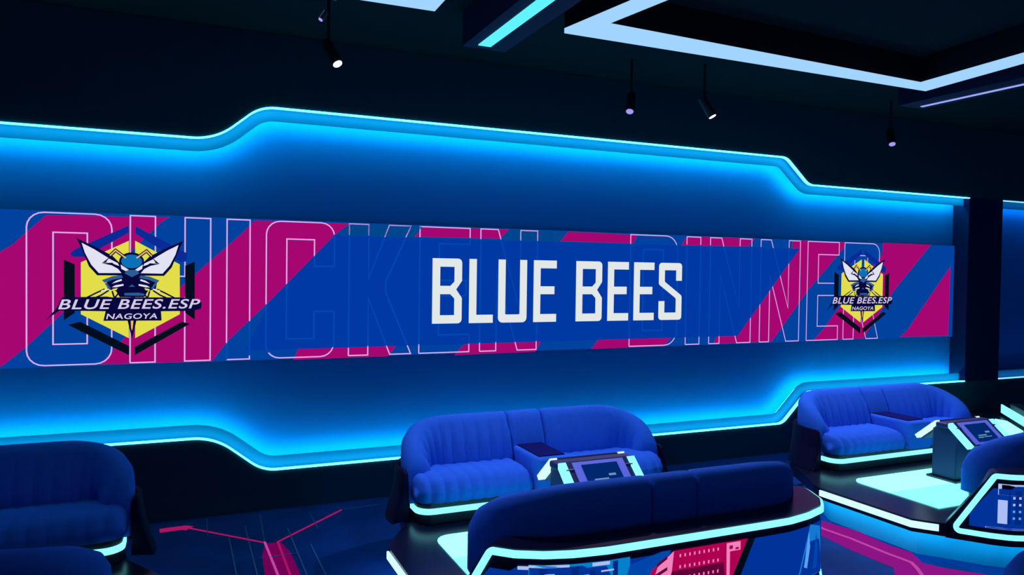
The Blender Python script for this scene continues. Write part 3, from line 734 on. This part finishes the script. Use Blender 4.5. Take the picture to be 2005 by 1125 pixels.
m.prism([(p.x-ox, p.y-oy) for p in (p0+nn*.2, p1+nn*.2, p1+nn*1.2, p0+nn*1.2)], 0.285, 0.375); m.build('edge_light', E_strip, cp)

# ---------------------------------------------------------------- ceiling light frames, beams and spots
def frame(outer, inner, name='ceiling_light_frame'):
    m = MB(); n = len(outer)
    for i in range(n-1):
        m.prism([outer[i], outer[i+1], inner[i+1], inner[i]], 3.2, 3.24)
    o = m.build('light_frame', E_tray)
    m2 = MB()
    for i in range(n-1):
        m2.prism([outer[i], outer[i+1], inner[i+1], inner[i]], 3.2402, 3.42)
    return o, m2
tr = empty('ceiling_light', (3.7, -1.55, 3.2))
oc = [(2.55, -4.0), (2.09, -1.55), (5.275, -1.54), (4.96, -4.0)]; ic = [(2.64, -4.0), (2.235, -1.754), (5.10, -1.632), (4.86, -4.0)]
def light_frame(root, oc, ic, ox, oy):
    m = MB(); n = len(oc)
    for i in range(n-1): m.prism([(x-ox, y-oy) for x, y in (oc[i], oc[i+1], ic[i+1], ic[i])], 0.0, 0.03)
    m.build('diffuser', E_tray, root)
    m = MB()
    for i in range(n-1): m.prism([(x-ox, y-oy) for x, y in (oc[i], oc[i+1], ic[i+1], ic[i])], 0.031, 0.215)
    m.build('housing', M_metal, root)
light_frame(tr, oc, ic, 3.7, -1.55)
G5 = 'polygonal light frames under the ceiling'
tag(tr, 'large angular white blue light frame hung under the ceiling at right', 'ceiling light', G5)
tl = empty('ceiling_light', (-0.3, -1.56, 3.2))
light_frame(tl, [(0.10, -1.545), (1.262, -1.569), (1.24, -3.2)], [(0.12, -1.79), (1.05, -1.82), (1.04, -3.2)], -0.3, -1.56)
tag(tl, 'white blue light frame cut off by the top edge, left of the beam', 'ceiling light', G5)
def beam(x, y1, w0, w1, off, label):
    r = empty('ceiling_beam', (x, y1, 3.2)); m = MB(); m.box(-.10, .20, -5.0, 0, 0.0, .22); m.build('casing', M_beam, r)
    m = MB(); m.box(off, off+w0, -5.0, -w1, -.006, 0.004); m.build('light_strip', E_beam if w0 > .05 else emit_raw('lavender_line', (0.33, 0.42, 1.1), 1.0), r)
    tag(r, label, 'beam', 'dark ceiling beams'); return r
M_beam = surf('navy_beam_paint', (0.008, 0.012, 0.06), 0.6, 0.2)
beam(1.72, -1.03, .085, .08, -.02, 'dark ceiling beam with a wide cyan strip under it')
beam(5.62, -1.10, .03, .07, .08, 'dark ceiling beam with a thin pale line at the top right')

SP = [(0.832, -0.9841), (3.1311, -0.6604), (3.8124, -0.8003), (6.0943, -0.5793), (0.6061, -1.7607)]  # lens positions unprojected from image pixels at lens height
labs = ['ceiling spotlight with bright white lens, above the left part of the screen', 'violet ceiling spotlight left of the pair above the right part of the screen',
        'small white ceiling spotlight, right one of the pair above the screen', 'dim violet ceiling spotlight nearest the pillar', 'tiny faint ceiling spotlight near the top left light frame']
def spot(i, aim, energy, lens_m):
    x, y = SP[i]
    r = empty('spotlight', (x, y, 3.0))
    d = (Vector(aim)-Vector((x, y, 3.0))).normalized()
    m = MB(); rr = .030 if i < 4 else .012
    m.cyl((0, 0, 0), tuple(-d*(0.17 if i < 4 else 0.05)), rr*1.15, rr*1.15); m.build('housing', M_metal, r, smooth=False)
    m = MB(); m.cyl(tuple(-d*.01), tuple(d*0.004), rr, rr*.9); m.build('lens', lens_m, r)
    m = MB(); m.cyl(tuple(-d*0.13), (-d.x*.13, -d.y*.13, .42), .010, .010, 10); m.build('stem', M_metal, r)
    ld = bpy.data.lights.new('spot_lamp', 'SPOT'); ld.energy = energy; ld.color = (0.95, 0.55, 0.95); ld.spot_size = math.radians(62); ld.spot_blend = 0.6; ld.shadow_soft_size = 0.05
    lo_ = bpy.data.objects.new('spot_lamp', ld); col.objects.link(lo_); lo_.parent = r
    lo_.location = tuple(d*0.02*S); lo_.rotation_euler = d.to_track_quat('-Z', 'Y').to_euler()
    tag(r, labs[i], 'spotlight', 'ceiling spotlights')
spot(0, (1.9, -2.2, 0.5), SPOT_K*1.0, E_lens)
spot(1, (2.2, -1.7, 0.5), SPOT_K*1.2, E_lens2)
spot(2, (4.9, -1.7, 0.5), SPOT_K*1.2, E_lens)
spot(3, (5.2, -1.8, 0.5), SPOT_K*1.6, E_lens2)
spot(4, (-1.0, -2.0, 0.5), SPOT_K*0.12, E_lens2)

def fill_lamp(x, y, aim, energy, label):  # lamp added out of view to brighten the sofa fronts
    r = empty('fill_lamp', (x, y, 3.42)); d = (Vector(aim)-Vector((x, y, 3.3))).normalized()
    m = MB(); m.cyl((0, 0, 0), (0, 0, -.10), .07, .07); m.build('housing', M_metal, r)
    m = MB(); m.cyl((0, 0, -.10), (0, 0, -.104), .055, .055); m.build('lens', E_lens2, r)
    ld = bpy.data.lights.new('fill_spot', 'SPOT'); ld.energy = energy; ld.color = (0.05, 0.40, 1.0); ld.spot_size = math.radians(48); ld.spot_blend = 0.5; ld.shadow_soft_size = 0.12
    o = bpy.data.objects.new('fill_spot', ld); col.objects.link(o); o.parent = r; o.location = (0, 0, -.12*S); o.rotation_euler = d.to_track_quat('-Z', 'Y').to_euler()
    tag(r, label, 'fill_lamp', 'fill lamps added over the booths')
fill_lamp(2.1, -2.75, (2.1, -1.25, 0.55), FILL_K, 'unseen blue fill lamp added over the middle booth, above the frame')
fill_lamp(5.3, -2.75, (5.3, -1.25, 0.55), FILL_K*.9, 'unseen blue fill lamp added over the right booth, above the frame')
